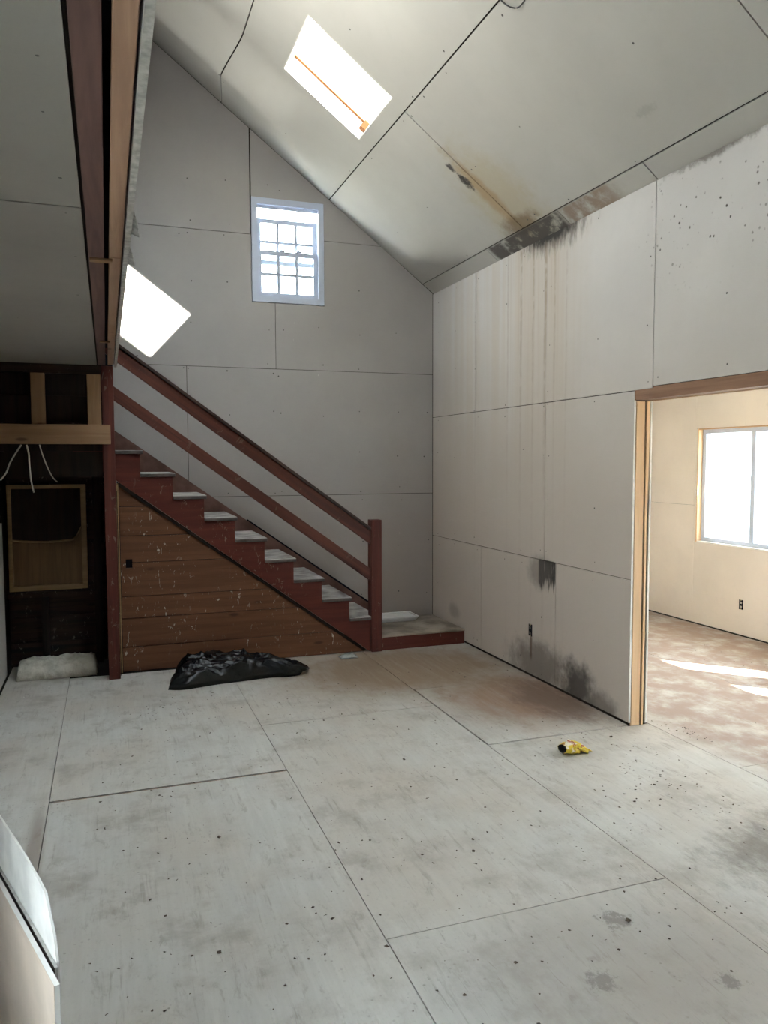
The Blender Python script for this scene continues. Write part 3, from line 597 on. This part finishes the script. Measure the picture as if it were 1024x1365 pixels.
for h in (0.2, 0.22, 0.21, 0.22):
    box('shade_panel', XL + 0.004, -0.026, 6.615 + random.uniform(-.003, .003), 6.63, z, z + h - 0.003, 'dark_z', wc); z += h
box('stud', -0.545, -0.49, 7.10, 7.188, 0.004, 0.64, 'dark_z', wc); box('stud', -0.12, -0.06, 7.10, 7.188, 0.004, 1.7, 'dark_z', wc)
box('cross_brace', XL + 0.002, -0.10, 7.10, 7.145, 0.60, 0.645, 'dark_x', wc)
ws_ = st(box('wall_closet_side', 0.070, 0.0745, 6.61, 7.21, 0.0, 1.50, 'dark_x'))
fp = empty('framed_panel', (-0.48, 7.17, 0.66)); tag(fp, 'brown panel in a pale wooden frame on the dark closet wall', 'panel')
x0, x1, z0, z1 = -0.785, -0.172, 0.655, 1.545
for q in ((x0, x1, z0, z0 + 0.042), (x0, x1, z1 - 0.03, z1)): box('frame_bar', q[0], q[1], 7.11, 7.15, q[2], q[3], 'frame_wood', fp, 0.002)
for q in ((x0, x0 + 0.032), (x1 - 0.042, x1)): box('frame_bar', q[0], q[1], 7.112, 7.148, z0 + 0.042, z1 - 0.03, 'frame_wood', fp, 0.002)
box('back_board', x0 + 0.01, x1 - 0.01, 7.150, 7.160, z0 + 0.01, z1 - 0.01, 'frame_board', fp)
# black sheeting hanging over the upper half of the panel
n = 20; v = []; f = []
for i in range(n + 1):
    t = i / n; x = x0 + 0.034 + (x1 - x0 - 0.078) * t; zb = 1.085 - 0.02 * math.sin(math.pi * t) + (0.10 * ((t - 0.85) / 0.15) ** 2 if t > 0.85 else 0)
    for j in range(9):
        u = j / 8; v.append((x, 7.118 + 0.010 * mn.noise(Vector((t * 6, u * 5, 3))) - 0.01 * math.sin(u * 3.1), z1 - 0.035 + (zb - z1 + 0.035) * u))
for i in range(n):
    for j in range(8): f.append((i * 9 + j, (i + 1) * 9 + j, (i + 1) * 9 + j + 1, i * 9 + j + 1))
nv = len(v); v += [(a, b + 0.003, c0) for a, b, c0 in v]; f += [tuple(k + nv for k in q) for q in f]
sh = link('black_sheeting', v, f, 'dark_z', fp, True)
tube('sheet_hem', [(x0 + 0.03 + (x1 - x0 - 0.07) * t, 7.106, 1.085 - 0.02 * math.sin(math.pi * t) + (0.10 * ((t - 0.85) / 0.15) ** 2 if t > 0.85 else 0)) for t in [k / 16 for k in range(17)]], 0.009, 'frame_wood', fp)
# cables
CB = [[(-0.60, 6.48, 1.8655), (-0.63, 6.48, 1.82), (-0.68, 6.46, 1.73), (-0.705, 6.45, 1.66), (-0.745, 6.44, 1.60)],
      [(-0.565, 6.48, 1.8655), (-0.552, 6.48, 1.80), (-0.548, 6.47, 1.70), (-0.540, 6.46, 1.60), (-0.522, 6.46, 1.505)],
      [(-0.475, 6.49, 1.8655), (-0.462, 6.53, 1.80), (-0.430, 6.54, 1.70), (-0.395, 6.55, 1.62), (-0.36, 6.55, 1.58)]]
for p, l in zip(CB, ('cut white cable curling towards the hall wall below the closet header', 'cut white cable hanging straight down below the closet header', 'thin dull cable hanging deeper in the closet, beside the straight one')):
    tag(tube('electrical_cable', catmull(p), 0.0065 if 'thin' not in l else 0.005, 'cable'), l, 'cable', 'cables hanging in the closet')
# insulation batt on the closet floor
def lump(name, fn, nu, nv, mat, parent=None):
    v = []; f = []
    for i in range(nu + 1):
        for j in range(nv + 1): v.append(fn(i / nu, j / nv))
    for i in range(nu):
        for j in range(nv): f.append((i * (nv + 1) + j, (i + 1) * (nv + 1) + j, (i + 1) * (nv + 1) + j + 1, i * (nv + 1) + j + 1))
    n0 = len(v); ring = [i * (nv + 1) for i in range(nu + 1)] + [nu * (nv + 1) + j for j in range(1, nv + 1)] + [i * (nv + 1) + nv for i in range(nu - 1, -1, -1)] + [j for j in range(nv - 1, 0, -1)]
    f.append(tuple(ring))
    return link(name, v, f, mat, parent, True)
def batt(u, t):
    x = -0.715 + 0.60 * u; y = 6.70 + 0.34 * t; e = min(1, min(u, 1 - u) * 9) ** 0.5; q = math.sin(math.pi * min(1, max(0, t))) ** 0.35 if 0 < t < 1 else 0
    h = 0.135 * q * (0.75 + 0.25 * e) * (1.0 + 0.25 * mn.noise(Vector((u * 9, t * 5, 1)))) + 0.012 * mn.noise(Vector((u * 30, t * 15, 4))) * q
    if u in (0, 1): h = 0
    return (x + 0.01 * mn.noise(Vector((t * 6, u * 8, 2))), y + (0.015 * mn.noise(Vector((u * 10, 0, 7))) if t < 0.5 else 0), max(h, 0.0) + 0.0005)
tag(lump('insulation_batt', batt, 50, 22, 'fibreglass'), 'lumpy cream insulation batt lying on the closet floor', 'insulation')
# ------------------------------------------------------------------ loose things
# black bin bag, flat and crumpled
OUT = [(0.40, 6.06), (0.52, 6.02), (0.75, 6.07), (1.0, 6.10), (1.2, 6.12), (1.36, 6.10), (1.50, 6.14), (1.545, 6.22), (1.50, 6.23), (1.42, 6.19), (1.36, 6.26), (1.37, 6.40), (1.25, 6.50), (1.0, 6.56), (0.78, 6.59), (0.60, 6.58), (0.50, 6.50), (0.46, 6.34), (0.42, 6.20)]
O3 = [Vector((a, b, 0)) for a, b in OUT]; loop = catmull(O3 + [O3[0]], 6)[:-1]
cx, cy = 0.88, 6.30; v = []; f = []; NR = 44; loop = catmull(O3 + [O3[0]], 10)[:-1]; NL = len(loop)
def crease(x, y):
    q = Vector((x * 4.2, y * 5.5, 0.3)); q = q + 0.5 * Vector((mn.noise(q * 1.1), mn.noise(q * 1.1 + Vector((7, 3, 1))), 0))
    a = 1 - 2 * abs(mn.noise(q)); b = 1 - 2 * abs(mn.noise(q * 2.3 + Vector((5, 2, 1)))); c_ = 1 - 2 * abs(mn.noise(Vector((x * 3.0 + y, (y + 0.12 * x) * 17, 9)))); d_ = 1 - 2 * abs(mn.noise(q * 5.5 + Vector((2, 8, 4))))
    return 0.5 + 0.22 * a + 0.15 * b + 0.24 * c_ + 0.07 * d_
for r in range(NR + 1):
    t = 1 - r / (NR + 0.6)
    for i, p in enumerate(loop):
        x = cx + (p.x - cx) * t; y = cy + (p.y - cy) * t
        prof = min(1, (1 - t) * 4.5) ** 0.5; base = 0.15 if x < 1.2 else max(0.06, 0.15 - 0.25 * (x - 1.2)); base *= 0.8 + 0.35 * min(1, max(0, (y - 6.05) / 0.4))
        h = base * prof * crease(x, y)
        if p.x > 1.45 and t > 0.85: h += 0.028
        v.append((x, y, 0.002 if r == 0 and p.x <= 1.45 else max(h, 0.006)))
for r in range(NR):
    for i in range(NL): f.append((r * NL + i, r * NL + (i + 1) % NL, (r + 1) * NL + (i + 1) % NL, (r + 1) * NL + i))
f.append(tuple(range(NR * NL, (NR + 1) * NL))); f.append(tuple(range(NL)))
tag(link('bin_bag', v, f, 'black_plastic', None, True), 'crumpled black plastic bin bag lying flat by the boarded stair wall', 'bag')
# yellow snack packet
pk = empty('snack_packet', (2.59, 3.93, 0)); tag(pk, 'crumpled yellow snack packet with red and white print lying on the plywood', 'packet')
def sleeve(name, mat, shrink):
    nu, nt = 22, 28; v = []; f = []; R_ = Matrix.Rotation(math.radians(8), 3, 'Z')
    for i in range(nu + 1):
        u = i / nu; hw = 0.062 * (0.82 + 0.18 * u) * shrink; hh = (0.013 * (1 - u) + 0.019 * math.sin(math.pi * u) ** 0.8 + 0.0015) * shrink
        for k in range(nt):
            a = 2 * math.pi * k / nt; cr = 1 + 0.5 * mn.noise(Vector((u * 7, math.cos(a) * 2.2, math.sin(a) * 2.2))) * (0.5 + math.sin(math.pi * u))
            x = -0.088 + 0.178 * u + 0.014 * math.cos(a) * (1 - u) + 0.018 * math.sin(a) * (1 - u) ** 3; y = hw * math.cos(a) * cr
            z = 0.018 + 0.016 * (1 - u) ** 1.5 - 0.010 * u + hh * math.sin(a) * cr + 0.012 * math.sin(math.pi * u) * (1 + mn.noise(Vector((u * 5, y * 40, 2)))) * (1 if math.sin(a) > 0 else 0.15)
            p = R_ @ Vector((x, y, 0)); v.append((2.59 + p.x, 3.93 + p.y, max(z, 0.001 + (1 - shrink) * 0.02)))
    for i in range(nu):
        for k in range(nt): f.append((i * nt + k, i * nt + (k + 1) % nt, (i + 1) * nt + (k + 1) % nt, (i + 1) * nt + k))
    return link(name, v, f, mat, pk, True)
sleeve('printed_film', 'chip_print', 1.0); sleeve('foil_lining', 'foil', 0.95)
# scrap of clear plastic
def scrap(u, t):
    e = math.sin(math.pi * u) * math.sin(math.pi * t); h = 0.045 * (e ** 0.5) * (0.45 + 0.9 * abs(mn.noise(Vector((u * 7, t * 7, 2))))) if e > 0 else 0
    return (1.90 + 0.16 * u + 0.015 * mn.noise(Vector((t * 6, 1, 1))), 6.49 + 0.10 * t, 0.001 + h)
tag(lump('plastic_scrap', scrap, 16, 12, 'clear_plastic'), 'small crumpled scrap of clear plastic on the floor by the newel post', 'scrap')
# white tray on the landing
ty = empty('plastic_tray', (2.70, 7.31, 0.138)); tag(ty, 'shallow white plastic tray on the landing step', 'tray')
def frustum(name, a, b, z0, z1, mat, parent):
    v = [(a[0], a[2], z0), (a[1], a[2], z0), (a[1], a[3], z0), (a[0], a[3], z0), (b[0], b[2], z1), (b[1], b[2], z1), (b[1], b[3], z1), (b[0], b[3], z1)]
    return link(name, v, BF, mat, parent, bevel=0.003)
frustum('tray_body', (2.47, 2.88, 7.20, 7.40), (2.445, 2.905, 7.175, 7.43), 0.1385, 0.175, 'white_plastic', ty)
for q in ((2.44, 2.91, 7.17, 7.185), (2.44, 2.91, 7.42, 7.435), (2.44, 2.455, 7.185, 7.42), (2.895, 2.91, 7.185, 7.42)): box('rim', *q, 0.175, 0.190, 'white_plastic', ty, 0.002)
# electrical boxes
def outlet(x, y, z, s, label):
    o = empty('outlet_box', (x, y, z - 0.045)); tag(o, label, 'outlet')
    box('box', x - 0.0015, x + 0.010, y - 0.026, y + 0.026, z - 0.048, z + 0.048, 'void', o)
    for dz in (0.02, -0.022):
        d = box('receptacle', x - 0.004, x - 0.0015, y - 0.012, y + 0.014, z + dz - 0.011, z + dz + 0.010, 'cable' if s else 'dull_plastic', o, 0.001)
        for dy in (-0.005, 0.006): box('slot', x - 0.0045, x - 0.004, y + dy - 0.001, y + dy + 0.001, z + dz - 0.005, z + dz + 0.005, 'void', d)
    for dz in (0.044, -0.044): box('screw_ear', x - 0.003, x - 0.0015, y - 0.008, y + 0.008, z + dz - 0.004, z + dz + 0.004, 'brass', o)
outlet(XR, 5.448, 0.378, 0, 'dark uncovered outlet box in the mouldy right wall')
outlet(XF, 6.009, 0.312, 1, 'uncovered outlet box in the side room wall under the window')
# loop of wire poking out of a ceiling joint
q = rp(2.086, 3.95, 0)
tag(tube('ceiling_wire', catmull([(q[0], q[1] + 0.02, q[2]), (q[0] + 0.03, q[1] - 0.02, q[2] - 0.05), (q[0] + 0.07, q[1] - 0.06, q[2] - 0.07), (q[0] + 0.08, q[1] - 0.13, q[2] - 0.05)]), 0.004, 'metal_box'), 'short dark loop of wire poking from a ceiling joint', 'wire')
# drywall sheets standing on edge beside the camera, one end against the hall wall
def standing(name, p, d, L, th, h, mat, edge, broken=None):
    d = Vector(d).normalized(); nrm = Vector((d.y, -d.x)); o = empty(name, (p[0], p[1], 0))
    prof = broken or [(0, h), (L, h)]; pr_ = [(0, 0.001), (L, 0.001)] + [q for q in prof[::-1]]
    def P(s, z, t): return (p[0] + d.x * s + nrm.x * t, p[1] + d.y * s + nrm.y * t, z)
    def part(nm, t0, t1, m):
        n = len(pr_); v = [P(s, z, t0) for s, z in pr_] + [P(s, z, t1) for s, z in pr_]
        link(nm, v, [tuple(range(n)), tuple(range(n, 2 * n))] + [(i, (i + 1) % n, n + (i + 1) % n, n + i) for i in range(n)], m, o)
    part('paper_face', 0, 0.0012, mat); part('gypsum_core', 0.0012, th - 0.001, edge); part('paper_back', th - 0.001, th, 'grey_paper'); return o
DD = (-0.32, 0.947)
tag(standing('drywall_sheet', (-0.136, 1.778), DD, 2.0, 0.0128, 0.60, 'kraft', 'gypsum'), 'drywall sheet standing on edge with beige paper face and chipped white edge', 'drywall sheet', 'drywall sheets standing on edge')
tag(standing('drywall_sheet', (-0.139, 1.841), DD, 2.0, 0.008, 0.602, 'recess', 'grey_paper'), 'thin grey-edged drywall sheet standing between the beige one and the broken white one', 'drywall sheet', 'drywall sheets standing on edge')
tag(standing('drywall_sheet', (-0.135, 1.858), DD, 2.0, 0.0065, 0.75, 'gypsum', 'gypsum', [(0, 0.604), (0.018, 0.655), (0.062, 0.705), (0.085, 0.731), (0.151, 0.739), (0.32, 0.747), (2.0, 0.748)]), 'white drywall sheet with a broken corner, standing on edge behind the beige one', 'drywall sheet', 'drywall sheets standing on edge')
# crumbs and flakes on the floor
v = []; f = []
def flake(x, y, s, z=0.002):
    n = random.choice((4, 5, 6)); i0 = len(v); a0 = random.random() * 6.28; el = random.uniform(0.35, 1)
    for k in range(n):
        a = 2 * math.pi * k / n; r = s * random.uniform(0.6, 1.2); px, py = r * math.cos(a), r * el * math.sin(a)
        v.append((x + px * math.cos(a0) - py * math.sin(a0), y + px * math.sin(a0) + py * math.cos(a0), z + random.uniform(0, s * 0.5)))
    c_ = len(v); v.append((x, y, z + s * random.uniform(0.3, 0.8)))
    for k in range(n): f.append((i0 + k, i0 + (k + 1) % n, c_))
for k in range(560):
    y = 2.0 + 4.0 * random.random() ** 1.1; x = random.uniform(-0.1, 3.1)
    if not (y > 5.9 and x < 1.7) and not (abs(x - 2.59) < 0.14 and abs(y - 3.93) < 0.12): flake(x, y, random.uniform(0.003, 0.008) * (1 if random.random() < 0.88 else 1.8))
for k in range(90):
    x, y = random.gauss(2.8, 0.2), random.gauss(3.4, 0.45)
    if x < 3.12 and not (abs(x - 2.59) < 0.14 and abs(y - 3.93) < 0.12): flake(x, y, random.uniform(0.003, 0.010))
for k in range(30): flake(random.gauss(0.35, 0.12), random.gauss(5.5, 0.13), random.uniform(0.003, 0.008))
o = link('floor_debris', v, f, 'debris'); o['kind'] = 'stuff'; tag(o, 'dark crumbs and leaf flakes strewn over the plywood floor', 'debris')
v = []; f = []
for k in range(50): flake(random.uniform(3.36, 3.5), random.gauss(4.0, 0.12), random.uniform(0.003, 0.010))
for k in range(60): flake(random.uniform(3.5, 5.5), random.uniform(3.2, 6.8), random.uniform(0.003, 0.009))
o = link('floor_debris', v, f, 'debris'); o['kind'] = 'stuff'; tag(o, 'dark crumbs strewn over the floor of the sunlit side room', 'debris')
v = []; f = []
for x, y, s in ((-0.50, 6.42, 0.022), (-0.46, 6.46, 0.014), (-0.58, 6.38, 0.02), (-0.62, 6.22, 0.018), (-0.52, 6.5, 0.012)): flake(x, y, s)
o = link('plaster_crumbs', v, f, 'plaster_bit'); o['kind'] = 'stuff'; tag(o, 'white plaster crumbs on the floor in front of the insulation', 'debris')
